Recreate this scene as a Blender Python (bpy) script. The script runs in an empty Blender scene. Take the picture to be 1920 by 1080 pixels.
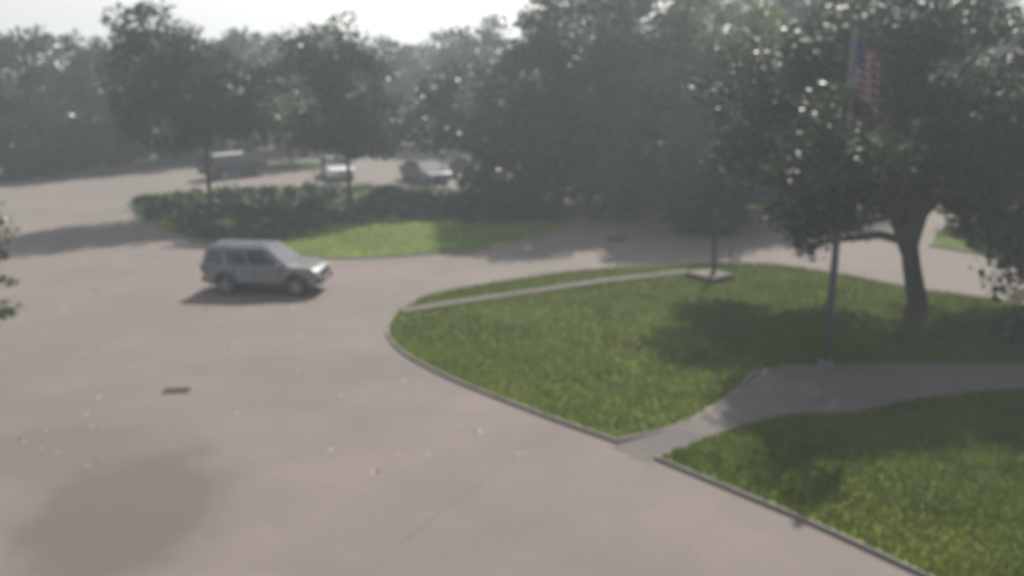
import bpy, bmesh, math, random
import numpy as np
from mathutils import Vector, Matrix
R = math.radians
random.seed(7)
rng = np.random.default_rng(7)
C = bpy.context.scene.collection
sc = bpy.context.scene

# ------------------------------------------------------------------ camera
CAM_H, FPX, HORIZON = 8.0, 1750.0, 105.0
PITCH = math.atan((540 - HORIZON) / FPX)
cam_d = bpy.data.cameras.new('camera')
cam = bpy.data.objects.new('camera', cam_d); C.objects.link(cam)
cam.location = (0, 0, CAM_H)
cam.rotation_euler = (R(90) - PITCH, 0, 0)
cam_d.sensor_width = 36; cam_d.lens = FPX / 1920 * 36
cam_d.clip_start = 0.1; cam_d.clip_end = 3000
cam_d.dof.use_dof = True                       # the camera is badly focused (focus lies close by)
cam_d.dof.focus_distance = 1.0
cam_d.dof.aperture_fstop = 4.7
sc.camera = cam

# ------------------------------------------------------------------ light
SUN_EL, SUN_AZ = 44.0, 21.0                    # azimuth from +Y towards +X
sd = Vector((math.sin(R(SUN_AZ)) * math.cos(R(SUN_EL)), math.cos(R(SUN_AZ)) * math.cos(R(SUN_EL)), math.sin(R(SUN_EL))))
w = bpy.data.worlds.new('World'); sc.world = w; w.use_nodes = True
nt = w.node_tree; nt.nodes.clear()
sky = nt.nodes.new('ShaderNodeTexSky'); sky.sky_type = 'NISHITA'; sky.sun_disc = False
sky.sun_elevation = R(SUN_EL); sky.sun_rotation = R(SUN_AZ)
sky.air_density = 1.0; sky.dust_density = 2.0; sky.ozone_density = 1.0
hs = nt.nodes.new('ShaderNodeHueSaturation'); hs.inputs['Saturation'].default_value = 0.35
bg = nt.nodes.new('ShaderNodeBackground'); bg.inputs['Strength'].default_value = 0.075
wo = nt.nodes.new('ShaderNodeOutputWorld')
nt.links.new(sky.outputs[0], hs.inputs['Color']); nt.links.new(hs.outputs[0], bg.inputs['Color']); nt.links.new(bg.outputs[0], wo.inputs[0])
sl = bpy.data.lights.new('sun', 'SUN'); sl.energy = 3.1; sl.angle = R(0.6); sl.color = (1.0, 0.95, 0.88)
so = bpy.data.objects.new('sun', sl); C.objects.link(so); so.rotation_euler = sd.to_track_quat('Z', 'Y').to_euler(); so.location = (0, 0, 60)
sc.view_settings.view_transform = 'Standard'; sc.view_settings.look = 'None'
sc.view_settings.exposure = 1.02; sc.view_settings.gamma = 1.0; sc.view_settings.use_curve_mapping = False
sc.cycles.max_bounces = 6; sc.cycles.transparent_max_bounces = 8; sc.cycles.volume_bounces = 0
HAZE_DENSITY = 0.0024

# ------------------------------------------------------------------ helpers
def at(px, py, z=0.0):
    """point of the photograph (1920 wide) on the level z"""
    d = Vector(((px - 960) / FPX, (540 - py) / FPX, -1.0))
    d = Matrix.Rotation(R(90) - PITCH, 3, 'X') @ d
    t = (z - CAM_H) / d.z
    return Vector((d.x * t, d.y * t, z))

def px_per_m(Y): # roughly, for something upright at ground distance Y
    return FPX / (Y * math.cos(PITCH) + 3 * math.sin(PITCH))

def height_at(py, Y):
    a = PITCH + math.atan((py - 540) / FPX)
    return CAM_H - Y * math.tan(a)

def x_at(px, py, Y):
    z = height_at(py, Y)
    depth = Y * math.cos(PITCH) + (CAM_H - z) * math.sin(PITCH)
    return (px - 960) / FPX * depth

def tag(o, label=None, cat=None, group=None, kind=None):
    if label: o['label'] = label
    if cat: o['category'] = cat
    if group: o['group'] = group
    if kind: o['kind'] = kind
    return o

def link(name, me, mats=None, parent=None):
    o = bpy.data.objects.new(name, me); C.objects.link(o)
    if mats:
        for m in (mats if isinstance(mats, (list, tuple)) else [mats]): me.materials.append(m)
    if parent: o.parent = parent
    return o

def empty(name, loc, rz=0):
    o = bpy.data.objects.new(name, None); C.objects.link(o); o.location = loc; o.rotation_euler = (0, 0, rz)
    o.empty_display_size = 0.3
    return o

def from_bm(name, bm, mat, parent=None, smooth=False, bevel=0):
    me = bpy.data.meshes.new(name); bmesh.ops.recalc_face_normals(bm, faces=bm.faces); bm.to_mesh(me); bm.free()
    if smooth:
        me.polygons.foreach_set('use_smooth', [True] * len(me.polygons))
    o = link(name, me, mat, parent)
    if bevel:
        b = o.modifiers.new('bevel', 'BEVEL'); b.width = bevel; b.segments = 3; b.limit_method = 'ANGLE'; b.angle_limit = R(32)
    return o

def box(bm, c, s, rz=0):
    m = Matrix.Translation(c) @ Matrix.Rotation(rz, 4, 'Z') @ Matrix.Diagonal((s[0], s[1], s[2], 1))
    bmesh.ops.create_cube(bm, size=1, matrix=m)

def tube(bm, pts, rad, seg=8, cap=True):
    pts = [Vector(p) for p in pts]; rings = []
    for i, p in enumerate(pts):
        d = (pts[min(i + 1, len(pts) - 1)] - pts[max(i - 1, 0)]).normalized()
        a = d.cross(Vector((0.13, 0.99, 0.07)));
        if a.length < 1e-3: a = d.cross(Vector((1, 0, 0)))
        a.normalize(); b = d.cross(a)
        rings.append([bm.verts.new(p + (a * math.cos(t) + b * math.sin(t)) * rad[i]) for t in [2 * math.pi * k / seg for k in range(seg)]])
    for r0, r1 in zip(rings, rings[1:]):
        for k in range(seg): bm.faces.new((r0[k], r0[(k + 1) % seg], r1[(k + 1) % seg], r1[k]))
    if cap: bm.faces.new(rings[0][::-1]); bm.faces.new(rings[-1])

# ------------------------------------------------------------------ materials
def mat(name):
    m = bpy.data.materials.new(name); m.use_nodes = True
    n = m.node_tree; b = n.nodes['Principled BSDF']
    return m, n, b

def plain(name, col, rough=0.6, metal=0, coat=0, spec=0.5):
    m, n, b = mat(name)
    tc = n.nodes.new('ShaderNodeTexCoord'); ns = n.nodes.new('ShaderNodeTexNoise'); ns.inputs['Scale'].default_value = 6
    n.links.new(tc.outputs['Object'], ns.inputs['Vector'])
    mr = n.nodes.new('ShaderNodeMapRange'); mr.inputs['To Min'].default_value = .82; mr.inputs['To Max'].default_value = 1.12
    n.links.new(ns.outputs['Fac'], mr.inputs['Value'])
    mx = n.nodes.new('ShaderNodeVectorMath'); mx.operation = 'SCALE'; mx.inputs[0].default_value = col
    n.links.new(mr.outputs[0], mx.inputs['Scale']); n.links.new(mx.outputs[0], b.inputs['Base Color'])
    b.inputs['Roughness'].default_value = rough; b.inputs['Metallic'].default_value = metal
    b.inputs['Coat Weight'].default_value = coat; b.inputs['Coat Roughness'].default_value = .06
    b.inputs['Specular IOR Level'].default_value = spec
    return m

def noisy(name, c1, c2, scale, c3=None, scale3=.15, bump=.3, bscale=40, rough=.9, spots=None, fine=None):
    """two-tone noise, a third tone in large soft stains, fine relief; spots: (x,y,rx,ry,strength) soft dark patches with ragged rims"""
    m, n, b = mat(name); L = n.links
    tc = n.nodes.new('ShaderNodeTexCoord').outputs['Object']
    def noise(s, det=6, rg=.6):
        q = n.nodes.new('ShaderNodeTexNoise'); q.inputs['Scale'].default_value = s; q.inputs['Detail'].default_value = det; q.inputs['Roughness'].default_value = rg
        L.new(tc, q.inputs['Vector']); return q.outputs['Fac']
    def rmp(v, a, b_, lo=0, hi=1):
        q = n.nodes.new('ShaderNodeMapRange'); q.inputs['From Min'].default_value = a; q.inputs['From Max'].default_value = b_
        q.inputs['To Min'].default_value = lo; q.inputs['To Max'].default_value = hi; q.interpolation_type = 'SMOOTHSTEP'
        L.new(v, q.inputs['Value']); return q.outputs[0]
    def mix(f, a, b_):
        q = n.nodes.new('ShaderNodeMix'); q.data_type = 'RGBA'
        if hasattr(f, 'default_value') or f.__class__.__name__.startswith('NodeSocket'): L.new(f, q.inputs[0])
        for s, v in ((6, a), (7, b_)):
            if isinstance(v, tuple): q.inputs[s].default_value = (*v, 1)
            else: L.new(v, q.inputs[s])
        return q.outputs[2]
    col = mix(rmp(noise(scale), .3, .7), c1, c2)
    if fine: col = mix(rmp(noise(fine[0], 3), .45, .62, 0, fine[2]), col, fine[1])
    if c3: col = mix(rmp(noise(scale3, 5, .55), .42, .68), col, c3)
    for (x, y, rx, ry, s, cc) in spots or ():
        mp = n.nodes.new('ShaderNodeMapping'); mp.vector_type = 'TEXTURE'
        mp.inputs['Location'].default_value = (x, y, 0); mp.inputs['Scale'].default_value = (rx, ry, 1e3)
        L.new(tc, mp.inputs['Vector'])
        ln = n.nodes.new('ShaderNodeVectorMath'); ln.operation = 'LENGTH'; L.new(mp.outputs[0], ln.inputs[0])
        ad = n.nodes.new('ShaderNodeMath'); ad.operation = 'MULTIPLY_ADD'; L.new(noise(.7, 6), ad.inputs[0]); ad.inputs[1].default_value = 1.0; L.new(ln.outputs['Value'], ad.inputs[2])
        col = mix(rmp(ad.outputs[0], 1.0, 1.55, s, 0), col, cc)
    L.new(col, b.inputs['Base Color']); b.inputs['Roughness'].default_value = rough; b.inputs['Specular IOR Level'].default_value = .3
    bp = n.nodes.new('ShaderNodeBump'); bp.inputs['Strength'].default_value = bump; bp.inputs['Distance'].default_value = .03
    L.new(noise(bscale, 4), bp.inputs['Height']); L.new(bp.outputs[0], b.inputs['Normal'])
    return m

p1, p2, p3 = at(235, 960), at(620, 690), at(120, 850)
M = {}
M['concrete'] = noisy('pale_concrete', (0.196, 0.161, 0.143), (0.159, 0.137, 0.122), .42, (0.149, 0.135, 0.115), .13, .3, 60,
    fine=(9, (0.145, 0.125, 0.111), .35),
    spots=[(p1.x, p1.y, 2.2, 3.4, .95, (0.112, 0.099, 0.087)), (p3.x, p3.y, 2.6, 1.8, .45, (0.116, 0.101, 0.095)), (p2.x, p2.y, 4.6, 2.0, .5, (0.133, 0.121, 0.111))])  # first two spots paint a smudge on the camera cover into the concrete colour
M['walk'] = noisy('walk_concrete', (0.157, 0.138, 0.123), (0.131, 0.117, 0.106), .8, (0.112, 0.100, 0.095), .3, .25, 50)
M['kerb'] = noisy('kerb_concrete', (0.237, 0.210, 0.187), (0.187, 0.168, 0.149), 1.5, None, 1, .3, 50)
M['grass'] = noisy('lawn_grass', (0.104, 0.153, 0.010), (0.067, 0.118, 0.007), .9, (0.139, 0.169, 0.013), .22, .9, 26, fine=(14, (0.038, 0.067, 0.004), .5))
M['wild'] = noisy('rough_ground', (.055, .075, .025), (.09, .085, .045), .25, (.035, .05, .018), .05, .8, 8)
M['seam'] = noisy('tar_seam', (0.139, 0.124, 0.111), (0.181, 0.166, 0.149), 2, None, 1, .2, 40)
M['paint'] = noisy('worn_white_paint', (.20, .20, .19), (.14, .135, .13), 3, None, 1, .2, 40)
M['bark'] = noisy('bark', (.075, .062, .05), (.04, .034, .028), 5, (.10, .09, .075), .8, 1.0, 18)
M['iron'] = plain('cast_iron', (.045, .043, .04), .7, .6)
M['steel'] = plain('dark_painted_steel', (.05, .055, .058), .6, .1)
M['flagpole'] = plain('dull_aluminium', (.13, .14, .145), .6, .3)
M['red'] = plain('flag_red_cloth', (0.225, 0.045, 0.056), .8)
M['white'] = plain('flag_white_cloth', (0.360, 0.336, 0.350), .8)
M['blue'] = plain('flag_blue_cloth', (.03, .05, .16), .8)
M['tyre'] = plain('tyre_rubber', (.018, .018, .018), .85)
M['rim'] = plain('alloy_rim', (.45, .46, .47), .3, .9)
M['glass'] = plain('tinted_glass', (.012, .014, .016), .05, 0, 0, .8)
M['trim'] = plain('black_trim', (.025, .025, .027), .55)
M['lamp'] = plain('clear_lamp_glass', (.55, .56, .56), .12, .2, .8)
M['taillamp'] = plain('red_lamp_glass', (.25, .01, .01), .15, 0, .8)
M['silver'] = plain('silver_paint', (.165, .172, .175), .38, .1, .7)
M['dark'] = plain('charcoal_paint', (.018, .020, .023), .4, .1, .3)
M['pale'] = plain('white_paint', (.70, .70, .68), .28, .0, 1)
M['navy'] = plain('navy_paint', (.02, .025, .04), .25, .3, 1)
M['litter'] = plain('dry_leaf', (0.369, 0.323, 0.235), .5)

def leafmat(name, c1, c2, trans=.35):
    m, n, b = mat(name); L = n.links
    g = n.nodes.new('ShaderNodeNewGeometry'); q = n.nodes.new('ShaderNodeMix'); q.data_type = 'RGBA'
    L.new(g.outputs['Random Per Island'], q.inputs[0]); q.inputs[6].default_value = (*c1, 1); q.inputs[7].default_value = (*c2, 1)
    tc = n.nodes.new('ShaderNodeTexCoord'); ns = n.nodes.new('ShaderNodeTexNoise'); ns.inputs['Scale'].default_value = .55; ns.inputs['Detail'].default_value = 3
    L.new(tc.outputs['Object'], ns.inputs['Vector'])
    mr = n.nodes.new('ShaderNodeMapRange'); mr.inputs['From Min'].default_value = .3; mr.inputs['From Max'].default_value = .7; mr.inputs['To Min'].default_value = .7; mr.inputs['To Max'].default_value = 1.3
    L.new(ns.outputs['Fac'], mr.inputs['Value'])
    sv = n.nodes.new('ShaderNodeVectorMath'); sv.operation = 'SCALE'; L.new(q.outputs[2], sv.inputs[0]); L.new(mr.outputs[0], sv.inputs['Scale'])
    L.new(sv.outputs[0], b.inputs['Base Color']); b.inputs['Roughness'].default_value = .42; b.inputs['Specular IOR Level'].default_value = .36
    t = n.nodes.new('ShaderNodeBsdfTranslucent'); L.new(sv.outputs[0], t.inputs['Color'])
    ms = n.nodes.new('ShaderNodeMixShader'); ms.inputs[0].default_value = trans
    L.new(b.outputs[0], ms.inputs[1]); L.new(t.outputs[0], ms.inputs[2]); L.new(ms.outputs[0], n.nodes['Material Output'].inputs['Surface'])
    return m
LEAF = {
 'dark': leafmat('dark_oak_leaves', (0.020, 0.036, 0.008), (0.037, 0.064, 0.014)),
 'mid': leafmat('mid_green_leaves', (0.026, 0.046, 0.010), (0.051, 0.078, 0.019)),
 'light': leafmat('light_green_leaves', (0.069, 0.120, 0.014), (0.134, 0.187, 0.031)),
 'grey': leafmat('grey_green_leaves', (0.029, 0.048, 0.013), (0.054, 0.078, 0.024)),
}

# ------------------------------------------------------------------ ground
def smooth_loop(pts, n=8):
    out = []; N = len(pts)
    for i in range(N):
        a, b, c, d = [Vector(pts[(i + k - 1) % N]) for k in range(4)]
        if (b - c).length < 1e-6: continue
        for t in [k / n for k in range(n)]:
            out.append(.5 * ((2 * b) + (-a + c) * t + (2 * a - 5 * b + 4 * c - d) * t * t + (-a + 3 * b - 3 * c + d) * t ** 3))
    return out

def path_pts(segs):
    """segs: lists of points; each list is smoothed open, lists are joined with sharp corners"""
    out = []
    for s in segs:
        s = [Vector(p) for p in s]
        if len(s) < 3: out += s; continue
        for i in range(len(s) - 1):
            a, b, c, d = s[max(i - 1, 0)], s[i], s[i + 1], s[min(i + 2, len(s) - 1)]
            for t in [k / 8 for k in range(8)]:
                out.append(.5 * ((2 * b) + (-a + c) * t + (2 * a - 5 * b + 4 * c - d) * t * t + (-a + 3 * b - 3 * c + d) * t ** 3))
        out.append(s[-1])
    res = []
    for p in out:
        if not res or (p - res[-1]).length > .05: res.append(p)
    if (res[0] - res[-1]).length < .05: res.pop()
    return res

def inset(loop, d):
    N = len(loop); area = sum(loop[i].x * loop[(i + 1) % N].y - loop[(i + 1) % N].x * loop[i].y for i in range(N))
    s = 1 if area > 0 else -1; out = []
    for i in range(N):
        e0 = (loop[i] - loop[i - 1]).to_2d().normalized(); e1 = (loop[(i + 1) % N] - loop[i]).to_2d().normalized()
        n0 = Vector((-e0.y, e0.x)) * s; n1 = Vector((-e1.y, e1.x)) * s
        m = (n0 + n1); m.normalize(); k = d / max(.35, m.dot(n0))
        out.append(Vector((loop[i].x + m.x * k, loop[i].y + m.y * k, loop[i].z)))
    return out

def fill(name, loop, z, m, kind='structure', parent=None):
    from mathutils.geometry import tessellate_polygon
    tris = tessellate_polygon([[Vector((p.x, p.y, 0)) for p in loop]])
    me = bpy.data.meshes.new(name); me.from_pydata([(p.x, p.y, z) for p in loop], [], [tuple(t) for t in tris]); me.update()
    bm = bmesh.new(); bm.from_mesh(me); bmesh.ops.recalc_face_normals(bm, faces=bm.faces)
    if bm.faces and bm.faces[:][0].normal.z < 0: bmesh.ops.reverse_faces(bm, faces=bm.faces)
    bm.to_mesh(me); bm.free()
    o = link(name, me, m, parent)
    if kind: tag(o, kind=kind)
    return o

LAWN_Z, KERB_Z, KERB_W = .07, .075, .07
lawn_loops = []
def lawn(segs, kerb_name='kerb', name='lawn', lz=LAWN_Z):
    loop = path_pts(segs); inner = inset(loop, KERB_W); N = len(loop)
    v = []; f = []
    for p, q in zip(loop, inner):
        v += [(p.x, p.y, 0.0), (p.x, p.y, KERB_Z - .02), (p.x + (q.x - p.x) * .15, p.y + (q.y - p.y) * .15, KERB_Z), (q.x, q.y, KERB_Z), (q.x, q.y, lz - .05)]
    for i in range(N):
        j = (i + 1) % N
        for k in range(4): f.append((i * 5 + k, j * 5 + k, j * 5 + k + 1, i * 5 + k + 1))
    me = bpy.data.meshes.new(kerb_name); me.from_pydata(v, [], f); me.update()
    tag(link(kerb_name, me, M['kerb']), kind='structure')
    fill(name, inner, lz, M['grass']); lawn_loops.append((inner, lz))
    return loop

def G(*a): return [at(x, y) for x, y in a]
# everything that is not paved: one sheet that runs on past the woods
bm = bmesh.new(); bmesh.ops.create_grid(bm, x_segments=2, y_segments=2, size=1200, matrix=Matrix.Translation((0, 900, -.012)))
tag(from_bm('ground', bm, M['wild']), kind='structure')
pav = G((-260, 372), (0, 347), (140, 328), (260, 312), (400, 292), (560, 279), (900, 274), (1100, 284), (1400, 300), (1920, 318), (2400, 330)) + [Vector((70, 4, 0)), Vector((-70, 4, 0)), Vector((-70, 58, 0))]
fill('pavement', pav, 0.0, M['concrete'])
# kerb of the far side
far = G((-260, 372), (0, 347), (140, 328), (260, 312), (400, 292), (560, 279), (900, 274), (1100, 284), (1400, 300), (1920, 318))
bm = bmesh.new()
for a, b in zip(far, far[1:]):
    d = (b - a); L_ = d.length; box(bm, (a + b) / 2 + Vector((0, 0, .06)) , (L_, .22, .13), math.atan2(d.y, d.x))
tag(from_bm('far_kerb', bm, M['kerb']), kind='structure')

# big lawn with the trees and the flagpole
lawn([G((738, 650), (724, 622), (745, 590), (800, 557), (900, 537), (1050, 514), (1200, 502), (1400, 496), (1550, 512), (1700, 541), (1850, 562), (2150, 605), (2500, 650)),
      G((2500, 690), (1760, 690), (1560, 691), (1430, 698), (1385, 735), (1290, 795), (1158, 832)),
      G((1158, 832), (1000, 775), (850, 715), (770, 674), (738, 650))])
lawn([G((1226, 862), (1350, 815), (1470, 782), (1600, 778), (1720, 752), (2000, 728), (2600, 724)),
      G((2600, 1500), (1980, 1200), (1720, 1078), (1520, 985), (1330, 905), (1226, 862))])
# island with trees across the drive
lawn([G((246, 384), (262, 368), (400, 356), (560, 349), (800, 352), (1000, 375), (1075, 402), (1050, 430), (950, 463), (820, 477), (650, 486), (500, 478), (340, 446), (262, 410), (246, 384))])
lawn([G((1740, 462), (1765, 435), (1830, 420), (2000, 412), (2300, 440), (2300, 520), (2000, 500), (1850, 480), (1740, 462))])
lawn([G((1120, 372), (1150, 350), (1300, 342), (1500, 348), (1560, 372), (1500, 396), (1300, 404), (1160, 396), (1120, 372))])
lawn([G((486, 316), (500, 310), (545, 304), (600, 306), (612, 312), (560, 318), (500, 320), (486, 316))])

# pale walk crossing the lawn to the slab, and the walk between the two lawns
def strip(name, pts, wdt, z, m, thick=.05):
    bm = bmesh.new(); L_ = []
    pts = path_pts([pts])
    for i, p in enumerate(pts):
        d = (pts[min(i + 1, len(pts) - 1)] - pts[max(i - 1, 0)]).normalized(); n = Vector((-d.y, d.x, 0)) * wdt / 2
        L_.append([bm.verts.new((q.x, q.y, zz)) for q, zz in ((p + n, z - thick), (p + n, z), (p - n, z), (p - n, z - thick))])
    for a, b in zip(L_, L_[1:]):
        for k in range(3): bm.faces.new((a[k], a[k + 1], b[k + 1], b[k]))
    bm.faces.new(L_[0]); bm.faces.new(L_[-1][::-1])
    return tag(from_bm(name, bm, m), kind='structure')
strip('footpath', [at(x, y, .12) for x, y in ((752, 582), (880, 562), (1000, 545), (1130, 526), (1290, 508))], .52, .125, M['walk'], .07)
wl = G((1146, 840), (1158, 834), (1240, 811), (1290, 797), (1387, 737), (1432, 700), (1560, 693), (1760, 694), (2500, 698), (2600, 722), (2000, 727), (1720, 751), (1600, 777), (1470, 781), (1350, 814), (1290, 838), (1226, 863), (1216, 867))
wo_ = fill('footpath', wl, .006, M['walk'])
for k_, v_ in enumerate(wo_.data.vertices):      # the walk ramps up from the drive to the height of the lawn edging
    if 3 <= k_ <= 14: v_.co.z = .079
    elif k_ in (2, 15): v_.co.z = .05

# seams in the concrete, parking lines on the far left
def ribbon(name, pts, wdt, z, m, label=None):
    bm = bmesh.new(); prev = None
    for i, p in enumerate(pts):
        d = (pts[min(i + 1, len(pts) - 1)] - pts[max(i - 1, 0)]).normalized(); n = Vector((-d.y, d.x, 0)) * wdt / 2
        cur = [bm.verts.new((p.x + n.x, p.y + n.y, z)), bm.verts.new((p.x - n.x, p.y - n.y, z))]
        if prev: bm.faces.new((prev[0], prev[1], cur[1], cur[0]))
        prev = cur
    o = from_bm(name, bm, m); return tag(o, kind='structure')
ribbon('pavement_seam', G((-40, 660), (150, 641), (300, 628), (450, 608), (600, 592), (726, 578)), .05, .004, M['seam'])
ribbon('pavement_seam', G((-40, 768), (120, 756), (290, 737)), .035, .004, M['seam'])
ribbon('pavement_seam', G((365, 740), (520, 752), (700, 768), (960, 780)), .03, .004, M['seam'])
for a, b in (((150, 318), (178, 338)), ):
    ribbon('parking_line', G(a, b), .12, .004, M['paint'])

ribbon('pavement_seam', G((560, 602), (500, 700), (430, 860), (330, 1130)), .02, .0045, M['seam'])
ribbon('pavement_seam', G((1040, 800), (900, 905), (760, 1010), (640, 1130)), .02, .0045, M['seam'])
ribbon('pavement_seam', G((-40, 545), (150, 520), (330, 508), (640, 500), (1000, 478)), .03, .0045, M['seam'])
for a, b in (((1272, 806), (1330, 822)), ((1340, 768), (1420, 796)), ((1400, 728), (1500, 778)), ((1500, 698), (1590, 776)), ((1640, 696), (1740, 746)), ((1780, 696), (1900, 738))):
    ribbon('walk_joint', [at(*a, .082) , at(*b, .082)], .02, .082, M['seam'])

# ------------------------------------------------------------------ trees
def leaf_mesh(name, clumps, size, flat=.6, seed=0):
    """clumps: (centre, radius xyz, count). every leaf a small bent diamond"""
    r = np.random.default_rng(seed); P = []
    for c, rad, cnt in clumps:
        d = r.normal(size=(cnt, 3)); d /= np.linalg.norm(d, axis=1)[:, None]
        rr = r.random(cnt) ** .45
        P.append(np.array(c) + d * rr[:, None] * np.array(rad))
    P = np.concatenate(P); n = len(P)
    u = r.normal(size=(n, 3)); u[:, 2] *= flat; u /= np.linalg.norm(u, axis=1)[:, None]
    t = r.normal(size=(n, 3)); t[:, 2] *= flat; v = np.cross(u, t); v /= np.linalg.norm(v, axis=1)[:, None]
    w_ = np.cross(u, v)
    s = size * (.6 + .8 * r.random(n))[:, None]
    V = np.empty((n, 4, 3)); V[:, 0] = P - u * s * .5; V[:, 1] = P + w_ * s * .30 + v * s * .06; V[:, 2] = P + u * s * .5; V[:, 3] = P - w_ * s * .30 + v * s * .06
    me = bpy.data.meshes.new(name); me.vertices.add(n * 4); me.vertices.foreach_set('co', V.astype(np.float32).ravel())
    me.loops.add(n * 4); me.loops.foreach_set('vertex_index', np.arange(n * 4, dtype=np.int32))
    me.polygons.add(n); me.polygons.foreach_set('loop_start', np.arange(0, n * 4, 4, dtype=np.int32)); me.polygons.foreach_set('loop_total', np.full(n, 4, dtype=np.int32))
    me.update(); me.validate()
    return me

def clumps_for(blobs, per_m2, leaf_n, cl_r, seed):
    r = np.random.default_rng(seed); out = []
    for (c, rad) in blobs:
        area = 4 * math.pi * ((rad[0] * rad[1]) ** 1.6 / 3 + (rad[0] * rad[2]) ** 1.6 / 3 + (rad[1] * rad[2]) ** 1.6 / 3) ** (1 / 1.6)
        n = max(4, int(area * per_m2))
        for _ in range(n):
            d = r.normal(size=3); d /= np.linalg.norm(d)
            k = 1 - abs(r.normal()) * .22
            if r.random() < .12: k *= 1.12
            p = (c[0] + d[0] * rad[0] * k, c[1] + d[1] * rad[1] * k, c[2] + d[2] * rad[2] * k)
            q = cl_r * (.6 + .8 * r.random())
            out.append((p, (q, q, q * .62), int(leaf_n * (q / cl_r) ** 2)))
    return out

tree_n = 0
def tree(name, label, base, blobs, leaf='dark', size=.26, trunk_r=.28, per=.55, leaf_n=55, cl=.75, cat='tree', group=None, fork=None, limbs=None, lean=(0, 0)):
    """blobs in world metres relative to base: ((x,y,z),(rx,ry,rz))"""
    global tree_n; tree_n += 1; seed = 100 + tree_n; rd = random.Random(seed)
    t = tag(empty(name, base), label, cat, group)
    zmin = min(b[0][2] - b[1][2] for b in blobs)
    fz = fork if fork else max(.8, zmin * .9 + .3)
    top = max(b[0][2] for b in blobs)
    bm = bmesh.new()
    cx = sum(b[0][0] for b in blobs) / len(blobs); cy = sum(b[0][1] for b in blobs) / len(blobs)
    tp = [(0, 0, -.1), (0, 0, .12), (.02, 0, .5), (lean[0] * .5, lean[1] * .5, fz * .55), (lean[0], lean[1], fz)]
    tr = [trunk_r * 1.7, trunk_r * 1.32, trunk_r * 1.08, trunk_r * .95, trunk_r * .88]
    f = Vector((lean[0], lean[1], fz)); end = Vector((cx * .6, cy * .6, max(top, fz + .5)))
    for k in (1, 2, 3):
        p = f.lerp(end, k / 3) + Vector((rd.uniform(-.2, .2), rd.uniform(-.2, .2), 0)); tp.append(tuple(p)); tr.append(trunk_r * (.8 - .2 * k))
    tube(bm, tp, tr, 10)
    for (c, rad) in blobs:
        for q in range(3):
            s = f.lerp(end, rd.uniform(0, .5)); e = Vector(c) + Vector((rd.uniform(-.7, .7) * rad[0], rd.uniform(-.7, .7) * rad[1], rd.uniform(-.4, .6) * rad[2]))
            m_ = s.lerp(e, .5) + Vector((0, 0, .15 * (e - s).length * rd.uniform(.2, 1)))
            rr = trunk_r * rd.uniform(.25, .42)
            tube(bm, [s, s.lerp(m_, .55), m_, m_.lerp(e, .5), e], [rr, rr * .85, rr * .65, rr * .45, rr * .2], 6)
    from_bm('trunk', bm, M['bark'], t, True)
    for pts, r0 in limbs or ():
        bm = bmesh.new(); n_ = len(pts)
        tube(bm, pts, [r0 * (1 - .75 * k / (n_ - 1)) for k in range(n_)], 8); from_bm('limb', bm, M['bark'], t, True)
    cr = link('crown', leaf_mesh('crown', clumps_for(blobs, per, leaf_n, cl, seed), size, seed=seed), LEAF[leaf], t)
    return t

def pxtree(label, bx, by, blobs, leaf='dark', name='tree', depth=1.0, **k):
    """trunk base on the ground at (bx,by); blobs as (cx, cy, hw, hh[, dy]) of the photograph at the tree's own distance"""
    b = at(bx, by); out = []
    for q in blobs:
        cx, cy, hw, hh = q[:4]; dy = q[4] if len(q) > 4 else 0
        Y = b.y + dy; z = height_at(cy, Y); x = x_at(cx, cy, Y); s = px_per_m(Y)
        rw, rh = hw / s, hh / s
        out.append(((x - b.x, dy, z), (rw, rw * depth, rh)))
    return tree(name, label, b, out, leaf, **k)

gL = 'trees along the far kerb on the left'
F = dict(size=.44, per=.50, leaf_n=50, cl=1.05, trunk_r=.3)
pxtree('grey-green bushy tree at the left edge of the picture behind the far kerb', 20, 332, [(10, 150, 70, 85), (55, 225, 75, 85), (-40, 210, 80, 110)], 'grey', group=gL, **F)
pxtree('small round-topped tree second from the left behind the far kerb', 120, 322, [(108, 110, 52, 62), (130, 200, 78, 85), (95, 265, 60, 50)], 'mid', group=gL, **F)
pxtree('low dull tree just right of the round-topped tree behind the far kerb', 215, 312, [(195, 150, 48, 70), (215, 225, 62, 75)], 'grey', group=gL, **F)
pxtree('broad tree behind the far kerb hidden behind the tallest island crown', 305, 302, [(300, 130, 82, 65), (345, 165, 80, 75), (255, 175, 72, 75), (310, 225, 95, 60)], 'dark', group=gL, **F)
pxtree('narrow tree behind the far kerb right of the tallest island crown', 450, 292, [(432, 120, 42, 55), (470, 195, 62, 75)], 'dark', group=gL, **F)
gB = 'trees behind the far lot'
pxtree('small pale tree behind the lot seen between two taller crowns', 520, 281, [(500, 110, 38, 45), (530, 185, 55, 65)], 'grey', group=gB, **F)
pxtree('broad tree behind the lot hidden by the dome-shaped island crown', 612, 277, [(612, 112, 62, 50), (575, 150, 60, 60), (655, 165, 62, 60)], 'mid', group=gB, **F)
pxtree('low pale tree behind the lot under the widest gap of sky', 735, 276, [(735, 150, 66, 66), (700, 200, 60, 55), (770, 205, 60, 55)], 'grey', group=gB, **F)
pxtree('tree behind the lot with a rounded top left of the dark central oak', 835, 276, [(835, 110, 48, 56), (850, 190, 72, 70)], 'mid', group=gB, **F)
pxtree('tree with a broken top half hidden by the dark central oak', 925, 279, [(915, 100, 50, 58), (945, 175, 70, 80)], 'dark', group=gB, **F)
pxtree('far tree behind the central oaks, just right of them', 1130, 290, [(1120, 90, 90, 110), (1160, 200, 90, 80)], 'dark', group=gB, **F)
pxtree('far pale tree seen under the flag', 1330, 300, [(1330, 90, 110, 110), (1390, 200, 100, 85)], 'grey', group=gB, **F)
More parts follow.
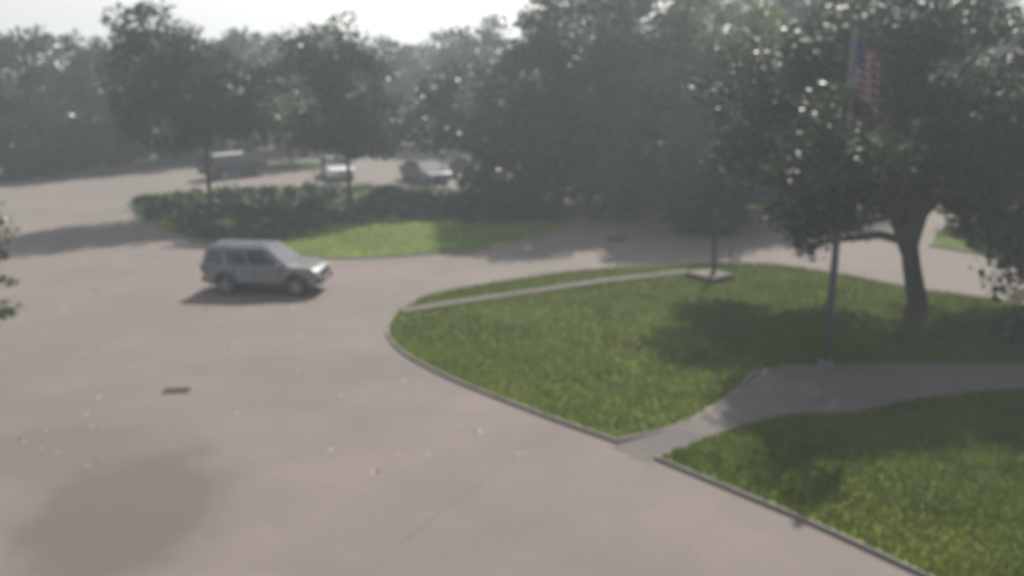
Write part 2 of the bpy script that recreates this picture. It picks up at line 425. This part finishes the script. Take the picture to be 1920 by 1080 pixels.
pxtree('far tree behind the forked tree left of its trunk', 1560, 312, [(1560, 100, 120, 120), (1500, 210, 90, 85)], 'mid', group=gB, **F)
pxtree('far tree at the right edge behind the forked tree', 1800, 320, [(1800, 90, 130, 130), (1880, 210, 110, 90), (1720, 220, 90, 80)], 'mid', group=gB, **F)

gI = 'trees on the planted island'
I_ = dict(size=.32, per=.75, leaf_n=55, cl=.85)
pxtree('tallest tree on the left, thin trunk at the left end of the island', 396, 402, [(305, 72, 78, 60), (350, 135, 95, 70), (270, 145, 62, 66), (395, 205, 95, 58), (320, 225, 92, 48), (440, 160, 55, 60), (470, 215, 50, 40)], 'dark', group=gI, trunk_r=.12, depth=.8, **I_)
pxtree('island tree with a dome-shaped crown, thin trunk in front of the white car', 657, 398, [(612, 88, 58, 50), (572, 160, 75, 62), (665, 160, 78, 62), (710, 225, 80, 48), (610, 238, 88, 40), (660, 262, 80, 26)], 'mid', group=gI, trunk_r=.12, depth=.8, **I_)
pxtree('dark low-branched tree at the right end of the island', 975, 370, [(880, 200, 95, 85), (800, 235, 70, 50), (970, 255, 90, 65), (950, 325, 90, 42), (1020, 350, 70, 42), (930, 375, 60, 22)], 'dark', group=gI, fork=1.6, trunk_r=.22, **I_)
pxtree('slim young tree on the small far grass patch', 545, 310, [(545, 215, 52, 45), (520, 245, 45, 25), (575, 245, 45, 25)], 'light', **F | dict(trunk_r=.11))

gC = 'oaks across the drive in the middle'
O_ = dict(size=.32, per=.75, leaf_n=58, cl=.85)
pxtree('tall dark oak in the middle whose left side meets the sky', 1045, 392, [(1085, 60, 105, 90), (1040, 150, 110, 90), (1130, 190, 120, 90), (1010, 260, 110, 70), (1110, 320, 120, 60), (1180, 370, 70, 30, -3)], 'dark', group=gC, trunk_r=.34, **O_)
pxtree('second tall dark oak, right of the one that meets the sky', 1215, 384, [(1200, 70, 110, 95), (1260, 170, 120, 95), (1190, 280, 125, 85), (1290, 350, 100, 48)], 'dark', group=gC, trunk_r=.34, **O_)
pxtree('loose light green tree between the dark oaks and the flag', 1345, 398, [(1350, 40, 100, 90), (1300, 150, 100, 90), (1400, 160, 95, 95), (1330, 260, 110, 75), (1440, 285, 95, 80)], 'light', group=gC, trunk_r=.28, **O_)
pxtree('mid green tree whose crown fills the space behind the flag', 1500, 372, [(1520, 30, 110, 90), (1580, 140, 100, 95), (1480, 260, 100, 85), (1590, 285, 120, 90), (1470, 365, 70, 35)], 'mid', group=gC, trunk_r=.28, **O_)

N_ = dict(size=.21, per=1.7, leaf_n=60, cl=.55)
pxtree('compact dark tree with low foliage across the road behind the concrete slab', 1345, 434, [(1340, 310, 85, 55), (1300, 375, 52, 52), (1385, 360, 55, 48), (1290, 405, 38, 34), (1345, 410, 60, 30)], 'dark', trunk_r=.12, **N_)

# the forked tree with the long limb
B = at(1716, 594)
def W(px, py, dy=0.0):
    Y = B.y + dy; return (x_at(px, py, Y) - B.x, dy, height_at(py, Y))
def blob(px, py, hw, hh, dy=0.0):
    s = px_per_m(B.y + dy); return (W(px, py, dy), (hw / s, hw / s * .9, hh / s))
big = [blob(1700, 40, 160, 75, 1.0), blob(1600, 130, 130, 95, 0), blob(1800, 120, 150, 100, 0), blob(1560, 255, 110, 75, .5), blob(1700, 250, 130, 80, -1.0), blob(1840, 250, 110, 80, -.5),
       blob(1620, 335, 95, 50, .5), blob(1790, 340, 95, 50, 0), blob(1880, 360, 75, 70, .8), blob(1530, 400, 60, 42, 1.2), blob(1500, 450, 30, 30, 1.2), blob(1850, 420, 62, 36, .4),
       blob(1545, 400, 72, 45, -5.4), blob(1610, 300, 80, 55, -4.5), blob(1510, 300, 60, 55, -3.8), blob(1500, 180, 110, 85, 3.5), blob(1440, 240, 80, 70, 5.0), blob(1390, 290, 60, 50, 4.5), blob(1600, 200, 110, 80, 4.2), blob(1430, 280, 80, 60, 3.2), blob(1520, 300, 90, 60, 2.5), blob(1540, 90, 80, 50, -.5), blob(1545, 225, 40, 45, -4.9), blob(1560, 310, 60, 55, -5.3), blob(1400, 175, 75, 75, 3.2), blob(1450, 110, 70, 60, 3.4), blob(1830, 200, 110, 90, 3.2), blob(1800, 330, 95, 60, 3.0), blob(1900, 300, 90, 80, 2.8)]
tree('tree', 'large forked tree on the lawn, thick trunk and a long limb reaching left', B, big, 'dark', size=.20, trunk_r=.29, per=1.35, leaf_n=62, cl=.62, fork=W(1702, 430)[2], lean=(W(1702, 430)[0], 0),
     limbs=[([W(1706, 500), W(1695, 452, .2), W(1650, 440, .5), W(1600, 446, .8), W(1550, 452, 1.0), W(1505, 470, 1.2)], .20),
            ([W(1704, 470), W(1730, 400, -.2), W(1790, 340, -.3), W(1850, 280, -.4)], .24),
            ([W(1703, 470), W(1670, 380, .2), W(1620, 300, .2), W(1590, 200, 0)], .25)])
# trees beyond the right edge
pxtree('dark tree at the right edge with foliage hanging low over the lawn', 2090, 655, [(2020, 330, 190, 150), (1960, 470, 110, 90), (2060, 180, 190, 140), (1960, 590, 75, 60), (1900, 250, 90, 90, .5)], 'dark', trunk_r=.35, size=.2, per=1.1, leaf_n=60, cl=.65)
pxtree('thin dark tree behind the lawn at the right edge, over the far grass', 1900, 428, [(1890, 300, 90, 80), (1930, 380, 80, 45), (1830, 350, 60, 40)], 'dark', trunk_r=.2, **O_)
# branch tips of a tree at the left edge
pxtree('leafy shrub showing as a ragged green fringe at the left edge of the picture', -75, 700, [(-30, 440, 54, 70), (-22, 540, 56, 85), (-26, 630, 56, 60)], 'mid', name='tall_shrub', cat='shrub', trunk_r=.08, size=.13, per=1.7, leaf_n=60, cl=.38)

# shrubs and undergrowth
def shrub(label, px, py, hw, hh, leaf='dark', group=None, size=.2, name='shrub'):
    b = at(px, py); s = px_per_m(b.y); rd = random.Random(int(px * 7 + py))
    t = tag(empty(name, b), label, 'shrub', group)
    bm = bmesh.new()
    for k in range(5):
        a = rd.uniform(0, 6.28); e = Vector((math.cos(a) * hw / s * .5, math.sin(a) * hw / s * .5, hh / s * 1.3))
        tube(bm, [(0, 0, -.05), e * .5, e], [.04, .03, .015], 5)
    from_bm('stem', bm, M['bark'], t)
    bl = [((rd.uniform(-.4, .4) * hw / s, rd.uniform(-.3, .3) * hw / s, hh / s * rd.uniform(.75, 1.1)), (hw / s * .75, hw / s * .65, hh / s * .9)) for _ in range(3)]
    link('foliage', leaf_mesh('foliage', clumps_for(bl, 2.2 / max(1, hw / s), 40, .35 * max(1, hw / s * .6), int(px + py)), size, seed=int(px * 3 + py)), LEAF[leaf], t)
gS = 'low shrubs on the island'
for px, py, hw, hh, lb in ((425, 378, 22, 12, 'low clipped shrub at the foot of the tallest island tree'), (466, 376, 22, 13, 'low island shrub nearest the charcoal car'), (503, 374, 17, 13, 'low island shrub just left of the narrow dark one'),
        (542, 373, 10, 12, 'narrowest dark shrub standing alone between two gaps'), (584, 371, 21, 15, 'low island shrub right of the gaps, left of the white car'), (625, 372, 20, 13, 'low island shrub in front of the white car'),
        (330, 386, 45, 12, 'long flat shrub near the left tip of the island'), (280, 384, 24, 10, 'small shrub at the very tip of the island'), (740, 380, 40, 16, 'broad shrub between the two right island trees'),
        (318, 408, 40, 17, 'dark rounded shrub in the second row, nearest the left tip'), (385, 412, 36, 18, 'dark rounded shrub in the second row beside the tallest tree'), (452, 408, 38, 18, 'dark rounded shrub in the second row, middle of the island'), (520, 404, 36, 17, 'dark rounded shrub in the second row below the gaps'), (590, 400, 38, 17, 'dark rounded shrub in the second row left of the dome-shaped tree'), (700, 402, 42, 18, 'dark rounded shrub in the second row right of the dome-shaped tree'), (790, 398, 44, 20, 'large dark shrub in front of the navy sedan'), (860, 404, 40, 20, 'large dark shrub at the right end of the island'), (960, 412, 44, 20, 'last dark shrub at the right tip of the island')):  # dark shrubs from the second row on are added partly in place of tree shade
    shrub(lb, px, py, hw, hh, 'dark', gS)
gU = 'undergrowth behind the far kerb'
for k, (px, py, hw, hh, lf, lb) in enumerate(((-20, 338, 60, 30, 'dark', 'dark bush at the left edge behind the kerb'), (70, 330, 50, 34, 'mid', 'rounded bush under the grey-green edge tree'), (160, 320, 52, 36, 'dark', 'dense dark bush under the round-topped tree'),
        (240, 311, 45, 32, 'dark', 'dark bush between the low dull tree and the broad one'), (330, 297, 50, 26, 'mid', 'bush at the foot of the broad tree behind the far kerb'), (400, 289, 40, 24, 'dark', 'bush just behind the charcoal car'),
        (470, 281, 40, 20, 'dark', 'bush behind the kerb between two narrow trees'), (610, 273, 60, 16, 'mid', 'low bush under the broad tree behind the far lot'), (720, 271, 50, 18, 'dark', 'low bush under the widest gap of sky'), (850, 270, 60, 22, 'dark', 'low bush left of the central oak'),
        (960, 274, 60, 26, 'dark', 'bush behind the lot beyond the central oak'))):
    shrub(lb, px, py, hw, hh, lf, gU, .36, 'bush')

# ivy-like ground cover over the left end and the back of the island; its dark mass partly stands in for tree shade
r = np.random.default_rng(21); cl = []
band = [(250, 382, 392), (300, 366, 430), (400, 358, 462), (500, 354, 470), (560, 352, 448), (640, 352, 424), (760, 354, 416), (900, 364, 420), (1060, 396, 424)]
for k in range(430):
    px = r.uniform(262, 1040); t0 = np.interp(px, [b[0] for b in band], [b[1] for b in band]) + 3; t1 = np.interp(px, [b[0] for b in band], [b[2] for b in band]) - 5
    p = at(px, r.uniform(t0, max(t0 + 1, t1)) + r.normal() * 2, 0); q = r.uniform(.3, .95)
    cl.append(((p.x, p.y, .11 + q * .13), (q, q, q * .28), int(65 * q + 20)))
tag(link('ground_cover', leaf_mesh('ground_cover', cl, .20, seed=31), LEAF['dark']), 'dark low ground cover, partly standing in for tree shade, filling the left end and back of the island', 'ground cover', kind='stuff')

# far-off wood closing the horizon
r = np.random.default_rng(5); cl = []
for k in range(420):
    a = r.uniform(-1.25, 1.25); D = r.uniform(105, 150); x, y = D * math.sin(a), D * math.cos(a); h = r.uniform(6, 10.5) + .6 * math.sin(a * 17)
    q = r.uniform(2.2, 3.8)
    for zz in (h - q * .7, h * .5, h * .2): cl.append(((x, y, zz), (q, q, q * .9), 95))
tag(link('distant_wood', leaf_mesh('distant_wood', cl, 1.0, seed=9), LEAF['mid']), 'dull green wood closing the view beyond the far lot', 'woods', kind='stuff')

# ------------------------------------------------------------------ cars
def car(name, label, cat, loc, rz, paint, P, group=None):
    t = tag(empty(name, loc, rz), label, cat, group)
    hw = P['W'] / 2; L2 = P['L'] / 2; H = P['H']; wr = P['wr']; fx, rx = P['fx'], P['rx']; ar = wr + .06; zb = P['zb']
    belt = P['belt']
    def wid(x, z):
        k = 1 - .14 * max(0, (abs(x) - (L2 - .75)) / .75) ** 2
        z_ = (z - .62) ; return hw * k * (1 - .10 * z_ * z_)
    pr = []
    def arc(cx):
        a0 = math.asin(max(-1, (zb - wr) / ar))
        return [(cx - ar * math.cos(a0 + (math.pi - 2 * a0) * k / 10), wr + ar * math.sin(a0 + (math.pi - 2 * a0) * k / 10)) for k in range(11)]
    pr += [(-L2 + .04, zb + .10), (-L2 + .15, zb)] + arc(rx) + arc(fx) + [(L2 - .16, zb), (L2 - .03, zb + .10), (L2, zb + .25)]
    pr += P['top']
    pr += [(-L2 - .01, .75), (-L2, zb + .22)]
    bm = bmesh.new()
    n = len(pr); ys = (-1, -.6, 0, .6, 1)
    rows = [[bm.verts.new((x - (0 if abs(x) < L2 - .3 else math.copysign(.10 * y * y, x)), y * wid(x, z), z)) for x, z in pr] for y in ys]
    for a, b in zip(rows, rows[1:]):
        for i in range(n): bm.faces.new((a[i], a[(i + 1) % n], b[(i + 1) % n], b[i]))
    f1 = bm.faces.new(rows[0]); f2 = bm.faces.new(rows[-1][::-1]); bmesh.ops.triangulate(bm, faces=[f1, f2])
    body = from_bm('body', bm, paint, t, False, .035)
    # cabin
    (bx0, bx1, bw), (tx0, tx1, tw) = P['cab_b'], P['cab_t']
    z0, z1 = belt - .03, H - .04
    def cab(u, v, s, off=0.0):     # side surface: u rear..front, v bottom..top, s=+-1
        x = (bx0 + (bx1 - bx0) * u) * (1 - v) + (tx0 + (tx1 - tx0) * u) * v
        y = bw * (1 - v) + tw * v + .02 * math.sin(v * math.pi) + off
        return (x, s * y, z0 + (z1 - z0) * v)
    bm = bmesh.new(); secs = []
    for v in (0, .33, .66, .93):
        secs.append([cab(u, v, s) for s, us in ((1, (0, .33, .66, 1)), (-1, (1, .66, .33, 0))) for u in us])
    top = [((x) * .98 + .0, y * .86, H) for x, y, z in secs[-1]]; secs.append(top)
    vs = [[bm.verts.new(p) for p in s] for s in secs]
    for a, b in zip(vs, vs[1:]):
        for i in range(8): bm.faces.new((a[i], a[(i + 1) % 8], b[(i + 1) % 8], b[i]))
    bm.faces.new(vs[-1])
    from_bm('cabin', bm, paint, t, False, .03)
    def pane(nm, corners, mt=M['glass'], th=.012, par=t):
        bm = bmesh.new(); c = [Vector(q) for q in corners]; nn = (c[1] - c[0]).cross(c[3] - c[0]).normalized(); ctr = sum(c, Vector()) / 4
        if nn.dot(ctr - Vector((0, 0, belt))) < 0: nn = -nn
        a = [bm.verts.new(q + nn * .006) for q in c]; b = [bm.verts.new(q + nn * (.006 + th)) for q in c]
        bm.faces.new(a); bm.faces.new(b)
        for i in range(4): bm.faces.new((a[i], a[(i + 1) % 4], b[(i + 1) % 4], b[i]))
        return from_bm(nm, bm, mt, par)
    for s in (1, -1):
        for u0, u1 in P['win']:
            pane('side_window', [cab(u0, .12, s, .004), cab(u1, .12, s, .004), cab(u1 - .0, .86, s, .004), cab(u0, .86, s, .004)])
    pane('windscreen', [cab(1, .06, 1), cab(1, .06, -1), cab(1, .9, -1), cab(1, .9, 1)])
    pane('rear_window', [cab(0, .2, 1), cab(0, .2, -1), cab(0, .88, -1), cab(0, .88, 1)])
    # wheels
    for x in (fx, rx):
        for s in (1, -1):
            bm = bmesh.new(); seg = 24; prof = [(wr * .62, -.105), (wr * .93, -.11), (wr, -.07), (wr, .07), (wr * .93, .11), (wr * .62, .105)]
            rg = [[bm.verts.new((r_ * math.cos(6.2832 * k / seg), o_, r_ * math.sin(6.2832 * k / seg))) for k in range(seg)] for r_, o_ in prof]
            for a, b in zip(rg, rg[1:]):
                for k in range(seg): bm.faces.new((a[k], a[(k + 1) % seg], b[(k + 1) % seg], b[k]))
            bm.faces.new(rg[0]); bm.faces.new(rg[-1])
            wh = from_bm('wheel', bm, M['tyre'], t, True); wh.location = (x, s * (hw - .13), wr)
            bm = bmesh.new()
            bmesh.ops.create_cone(bm, cap_ends=True, segments=20, radius1=wr * .2, radius2=wr * .16, depth=.05, matrix=Matrix.Translation((0, s * .10, 0)) @ Matrix.Rotation(R(90), 4, 'X'))
            for k in range(5):
                a = 6.2832 * k / 5
                m_ = Matrix.Rotation(a, 4, 'Y') @ Matrix.Translation((wr * .36, s * .108, 0)) @ Matrix.Diagonal((wr * .52, .025, wr * .15, 1)); bmesh.ops.create_cube(bm, size=1, matrix=m_)
            ri = [[bm.verts.new((q * math.cos(6.2832 * k / 24), s * o_, q * math.sin(6.2832 * k / 24))) for k in range(24)] for q, o_ in ((wr * .56, .105), (wr * .64, .122), (wr * .66, .10))]
            for a, b in zip(ri, ri[1:]):
                for k in range(24): bm.faces.new((a[k], a[(k + 1) % 24], b[(k + 1) % 24], b[k]))
            from_bm('rim', bm, M['rim'], wh)
    # lights, grille, bumpers, mirrors, sills, handles
    hz = P['lz']
    for s in (1, -1):
        bm = bmesh.new(); box(bm, (L2 - .10, s * (hw - .27), hz), (.16, .34, .17)); from_bm('headlight', bm, M['lamp'], t, False, .03)
        bm = bmesh.new(); box(bm, (-L2 + .06, s * (hw - .17), P['tz']), (.14, .16, P['th'])); from_bm('tail_light', bm, M['taillamp'], t, False, .02)
        bm = bmesh.new(); box(bm, (bx1 - .32, s * (hw + .07), belt + .06), (.12, .2, .15)); box(bm, (bx1 - .30, s * (hw - .05), belt + .02), (.06, .16, .05)); from_bm('wing_mirror', bm, paint if P['suv'] else M['trim'], t, False, .02)
        bm = bmesh.new(); box(bm, ((fx + rx) / 2, s * (hw - .03), zb + .06), (fx - rx - 2 * ar - .02, .10, .12)); from_bm('sill', bm, M['trim'], t, False, .015)
        for hx in P['handles']:
            bm = bmesh.new(); box(bm, (hx, s * (hw + .0), belt - .16), (.18, .05, .035)); from_bm('door_handle', bm, M['trim'], t, False, .01)
        for dx in P['seams']:
            bm = bmesh.new(); box(bm, (dx, s * (hw - .012), (belt + zb) / 2 + .08), (.014, .034, belt - zb - .22)); from_bm('door_gap', bm, M['trim'], t)
        for x in (fx, rx):
            if P['suv']:
                bm = bmesh.new(); pts = []
                for k in range(13):
                    a = math.pi * k / 12; pts.append((x + (ar + .03) * math.cos(a), s * (hw - .02), wr + (ar + .03) * math.sin(a)))
                tube(bm, pts, [.04] * 13, 6); from_bm('arch_trim', bm, M['trim'], t)
            bm = bmesh.new(); bmesh.ops.create_cone(bm, cap_ends=True, segments=20, radius1=ar - .01, radius2=ar - .01, depth=.5, matrix=Matrix.Translation((x, s * (hw - .42), wr)) @ Matrix.Rotation(R(90), 4, 'X')); from_bm('wheel_well', bm, M['trim'], t)
    bm = bmesh.new(); box(bm, (L2 - .03, 0, hz - .02), (.08, P['W'] - .98, .18))
    for k in range(6): box(bm, (L2 + .012, (k - 2.5) * .13, hz - .02), (.02, .03, .15))
    from_bm('grille', bm, M['trim'], t)
    for s, nm in ((1, 'front_bumper'), (-1, 'rear_bumper')):
        bm = bmesh.new(); box(bm, (s * (L2 - .06), 0, zb + .17), (.2, P['W'] - .30, .2)); from_bm(nm, bm, M['trim'] if P['suv'] else paint, t, False, .05)
        bm = bmesh.new(); box(bm, (s * (L2 + .045), 0, zb + (.16 if s > 0 else .48)), (.012, .32, .15)); from_bm('number_plate', bm, M['white'], t)
    if P['suv']:
        for s in (1, -1):
            bm = bmesh.new(); x0, x1 = tx0 + .15, tx1 - .1; y = s * tw * .84
            tube(bm, [(x0, y, H - .02), (x0 + .06, y, H + .055), (x1 - .06, y, H + .055), (x1, y, H - .02)], [.018] * 4, 8); from_bm('roof_rail', bm, M['trim'], t)
        for x in (tx0 + .55, tx1 - .6):
            bm = bmesh.new(); tube(bm, [(x, -tw * .84, H + .055), (x, tw * .84, H + .055)], [.018] * 2, 8); from_bm('crossbar', bm, M['trim'], t)
    return t
SUV = dict(L=4.65, W=1.86, H=1.74, wr=.37, fx=1.42, rx=-1.36, zb=.36, belt=1.07, suv=True, lz=.82, tz=.95, th=.34,
           top=[(2.31, .72), (2.27, .90), (2.12, .99), (1.70, 1.045), (1.02, 1.08), (-2.24, 1.08), (-2.31, 1.0)],
           cab_b=(-2.26, 1.12, .865), cab_t=(-2.08, .28, .70), win=((.04, .25), (.29, .55), (.585, .90)), handles=(-.55, .45), seams=(-.98, -.12, .86))
SEDAN = dict(L=4.7, W=1.80, H=1.43, wr=.325, fx=1.40, rx=-1.35, zb=.26, belt=.93, suv=False, lz=.66, tz=.80, th=.18,
           top=[(2.33, .58), (2.27, .72), (2.05, .80), (1.5, .87), (.95, .935), (-1.55, .96), (-2.15, .95), (-2.32, .90)],
           cab_b=(-1.78, 1.12, .83), cab_t=(-1.05, .18, .64), win=((.16, .44), (.47, .84)), handles=(-.75, .3), seams=(-.95, -.2, .8))
g = 'cars'
car('suv', 'silver-grey boxy suv with roof rails driving right across the open drive', 'suv', at(497, 550) + Vector((0, .55, 0)), R(-6), M['silver'], SUV).scale = (.9, .93, .95)
car('suv', 'charcoal suv in the far lot left of the island tree trunk', 'suv', at(440, 332), R(52), M['dark'], SUV)
car('car', 'white sedan in the far lot behind the spreading island tree', 'car', at(632, 333), R(-70), M['pale'], SEDAN)
car('car', 'dark navy sedan with glinting windows half hidden under the oak foliage', 'car', at(797, 340), R(-58), M['navy'], SEDAN)
car('car', 'dark grey sedan nearest the central oak, right of the navy one', 'car', at(890, 334), R(-58), M['dark'], SEDAN)

# ------------------------------------------------------------------ slab with the post, flagpole, drain
s0 = [at(1284, 509, .28), at(1330, 503, .28), at(1376, 513, .28), at(1338, 522, .28)]
bm = bmesh.new(); a = [bm.verts.new((p.x, p.y, .28)) for p in s0]; b = [bm.verts.new((p.x, p.y, .05)) for p in s0]
bm.faces.new(a); bm.faces.new(b[::-1])
for i in range(4): bm.faces.new((a[i], b[i], b[(i + 1) % 4], a[(i + 1) % 4]))
sl_ = from_bm('concrete_slab', bm, M['walk'], None, False, .02)
tag(sl_, 'raised pale square concrete slab on the lawn with a dark post on it', 'slab')
pb = at(1337, 514, .28)
t = tag(empty('post', pb), 'straight dark post standing on the raised concrete slab', 'post')
bm = bmesh.new(); tube(bm, [(0, 0, 0), (0, 0, 1.2), (0, 0, 2.3)], [.08, .075, .07], 12); from_bm('pole', bm, M['steel'], t, True)
bm = bmesh.new(); bmesh.ops.create_cone(bm, cap_ends=True, segments=14, radius1=.17, radius2=.15, depth=.05, matrix=Matrix.Translation((0, 0, .025))); from_bm('base_plate', bm, M['steel'], t)
bm = bmesh.new(); bmesh.ops.create_cone(bm, cap_ends=True, segments=14, radius1=.10, radius2=.03, depth=.09, matrix=Matrix.Translation((0, 0, 2.34))); from_bm('cap', bm, M['steel'], t)
pb = at(1369, 502, LAWN_Z)
bm = bmesh.new(); tube(bm, [(pb.x, pb.y, .05), (pb.x, pb.y, 1.3)], [.03, .03], 8)
tag(from_bm('stake', bm, M['steel']), 'thin short stake in the grass right behind the concrete slab', 'stake')

fb = at(1548, 684, LAWN_Z); PT = height_at(50, fb.y)
t = tag(empty('flagpole', fb), 'tall grey flagpole on the shaded lawn left of the forked tree', 'flagpole')
bm = bmesh.new(); tube(bm, [(0, 0, 0), (0, 0, 4), (0, 0, PT)], [.10, .085, .045], 14); from_bm('pole', bm, M['flagpole'], t, True)
bm = bmesh.new(); bmesh.ops.create_cone(bm, cap_ends=True, segments=16, radius1=.24, radius2=.13, depth=.16, matrix=Matrix.Translation((0, 0, .08))); from_bm('base_collar', bm, M['flagpole'], t)
bm = bmesh.new(); bmesh.ops.create_uvsphere(bm, u_segments=12, v_segments=8, radius=.10, matrix=Matrix.Translation((0, 0, PT + .08))); from_bm('finial', bm, M['flagpole'], t, True)
bm = bmesh.new(); tube(bm, [(.11, 0, 1.2), (.085, 0, PT - .1)], [.008, .008], 5); from_bm('halyard', bm, M['white'], t)
bm = bmesh.new(); box(bm, (.11, 0, 1.2), (.04, .04, .2)); from_bm('cleat', bm, M['flagpole'], t)
# hanging flag: striped cloth in deep folds, falling away from the pole
zt = height_at(72, fb.y) ; zbm = height_at(225, fb.y)
NU, NV = 40, 39
bm = bmesh.new(); grid = []
for j in range(NV + 1):
    v = j / NV; row = []
    for i in range(NU + 1):
        u = i / NU
        x = .10 + u * (.50 + .28 * v) + .05 * math.sin(u * 9 + v * 3)
        y = .16 * math.sin(u * 19 + v * 2.2) * (.35 + .65 * u)
        droop = u * (.55 + .35 * v)
        z = zt - fb.z - v * (zt - zbm) * .62 - droop * .95
        row.append(bm.verts.new((x, y, z)))
    grid.append(row)
for j in range(NV):
    for i in range(NU):
        f = bm.faces.new((grid[j][i], grid[j][i + 1], grid[j + 1][i + 1], grid[j + 1][i]))
        f.material_index = (0 if (j * 13 // NV) % 2 == 0 else 1)
        if i < NU * .38 and j * 13 // NV < 7: f.material_index = 2
me = bpy.data.meshes.new('flag'); bm.to_mesh(me); bm.free()
for m_ in ('red', 'white', 'blue'): me.materials.append(M[m_])
me.polygons.foreach_set('use_smooth', [True] * len(me.polygons))
fo = bpy.data.objects.new('flag', me); C.objects.link(fo); fo.location = fb + Vector((0, .0, 0))
md = fo.modifiers.new('thick', 'SOLIDIFY'); md.thickness = .006
tag(fo, 'red and white striped flag hanging in folds from the tall pole among the leaves', 'flag')

def grate(name, label, px, py, L_, Wd, rz, n):
    c = at(px, py); t = tag(empty(name, (c.x, c.y, 0), rz), label, 'drain')
    bm = bmesh.new()
    for s in (1, -1):
        box(bm, (0, s * (Wd / 2 - .02), .012), (L_, .04, .016)); box(bm, (s * (L_ / 2 - .02), 0, .0125), (.04, Wd - .08, .016))
    from_bm('frame', bm, M['iron'], t)
    bm = bmesh.new(); box(bm, (0, 0, .005), (L_ - .08, Wd - .08, .002)); from_bm('sump', bm, M['tyre'], t)
    bmx = bmesh.new(); box(bmx, (0, 0, 0), ((L_ - .1) / n * .5, Wd - .085, .012)); me = bpy.data.meshes.new('bar'); bmx.to_mesh(me); bmx.free(); me.materials.append(M['iron'])
    for k in range(n):
        o = bpy.data.objects.new('bar', me); C.objects.link(o); o.parent = t; o.location = (-(L_ - .1) / 2 + (k + .5) * (L_ - .1) / n, 0, .012)
grate('drain_grate', 'dark rectangular drain grate set in the pale concrete drive', 331, 733, .62, .36, R(6), 9)
c = at(1156, 449)
t = tag(empty('manhole_cover', (c.x, c.y, 0)), 'dark round manhole cover on the road beyond the lawn', 'manhole cover')
bm = bmesh.new(); bmesh.ops.create_cone(bm, cap_ends=True, segments=28, radius1=.48, radius2=.47, depth=.02, matrix=Matrix.Translation((0, 0, .012))); from_bm('rim', bm, M['iron'], t)
bm = bmesh.new(); bmesh.ops.create_cone(bm, cap_ends=True, segments=28, radius1=.40, radius2=.40, depth=.03, matrix=Matrix.Translation((0, 0, .015)))
for k in range(5): box(bm, (0, (k - 2) * .14, .034), (.5, .03, .01))
from_bm('lid', bm, M['iron'], t)

# ------------------------------------------------------------------ grass blades and fallen leaves
from mathutils.geometry import tessellate_polygon
def scatter_in(loop, n, seed):
    tr = tessellate_polygon([[Vector((p.x, p.y, 0)) for p in loop]]); P = np.array([[p.x, p.y] for p in loop]); T = np.array(tr)
    a, b, c = P[T[:, 0]], P[T[:, 1]], P[T[:, 2]]
    ar = np.abs((b[:, 0] - a[:, 0]) * (c[:, 1] - a[:, 1]) - (b[:, 1] - a[:, 1]) * (c[:, 0] - a[:, 0])); r = np.random.default_rng(seed)
    k = r.choice(len(T), n, p=ar / ar.sum()); u, v = r.random(n), r.random(n); m_ = u + v > 1; u[m_], v[m_] = 1 - u[m_], 1 - v[m_]
    return a[k] + (b[k] - a[k]) * u[:, None] + (c[k] - a[k]) * v[:, None]
pts = []
for i, (lp, z) in enumerate(lawn_loops):
    q = scatter_in(lp, [120000, 90000, 30000, 10000, 8000, 2000][i], 40 + i); pts.append(np.c_[q, np.full(len(q), z)])
pts = np.concatenate(pts); pts = pts[(np.abs(pts[:, 0]) < pts[:, 1] * .62 + 2)]
n = len(pts); r = np.random.default_rng(3); ang = r.random(n) * 6.283; h = .05 + .06 * r.random(n)
dx, dy = np.cos(ang), np.sin(ang); lean_ = r.normal(size=(n, 2)) * .03
V = np.empty((n, 3, 3)); V[:, 0] = pts + np.c_[dx, dy, np.zeros(n)] * .016; V[:, 1] = pts - np.c_[dx, dy, np.zeros(n)] * .016; V[:, 2] = pts + np.c_[lean_, h]
me = bpy.data.meshes.new('grass'); me.vertices.add(n * 3); me.vertices.foreach_set('co', V.astype(np.float32).ravel()); me.loops.add(n * 3); me.loops.foreach_set('vertex_index', np.arange(n * 3, dtype=np.int32))
me.polygons.add(n); me.polygons.foreach_set('loop_start', np.arange(0, n * 3, 3, dtype=np.int32)); me.polygons.foreach_set('loop_total', np.full(n, 3, dtype=np.int32)); me.update()
M['blade'] = leafmat('grass_blades', (.098, .128, .018), (.135, .168, .030), .3)
tag(link('grass', me, M['blade']), 'short mown grass on the lawns and the island', 'grass', kind='stuff')

r = np.random.default_rng(11); cl = []
for k in range(60):
    px, py = r.uniform(0, 1250), r.uniform(430, 900); p = at(px, py); s = r.uniform(.05, .16)
    cl.append(((p.x, p.y, .012), (s, s * .7, .006), int(r.integers(2, 6))))
tag(link('leaf_litter', leaf_mesh('leaf_litter', cl, .10, flat=.06, seed=4), M['litter']), 'pale dry leaves scattered over the drive', 'fallen leaves', kind='stuff')

# ------------------------------------------------------------------ haze
bm = bmesh.new(); box(bm, (0, 900, 9), (2500, 2500, 22))
hz_m = bpy.data.materials.new('haze'); hz_m.use_nodes = True; n_ = hz_m.node_tree; n_.nodes.clear()
pv = n_.nodes.new('ShaderNodeVolumePrincipled'); pv.inputs['Density'].default_value = HAZE_DENSITY; pv.inputs['Color'].default_value = (.86, .94, 1.0, 1); pv.inputs['Anisotropy'].default_value = .35
ou = n_.nodes.new('ShaderNodeOutputMaterial'); n_.links.new(pv.outputs[0], ou.inputs['Volume'])
hb = from_bm('haze', bm, hz_m); tag(hb, kind='stuff')
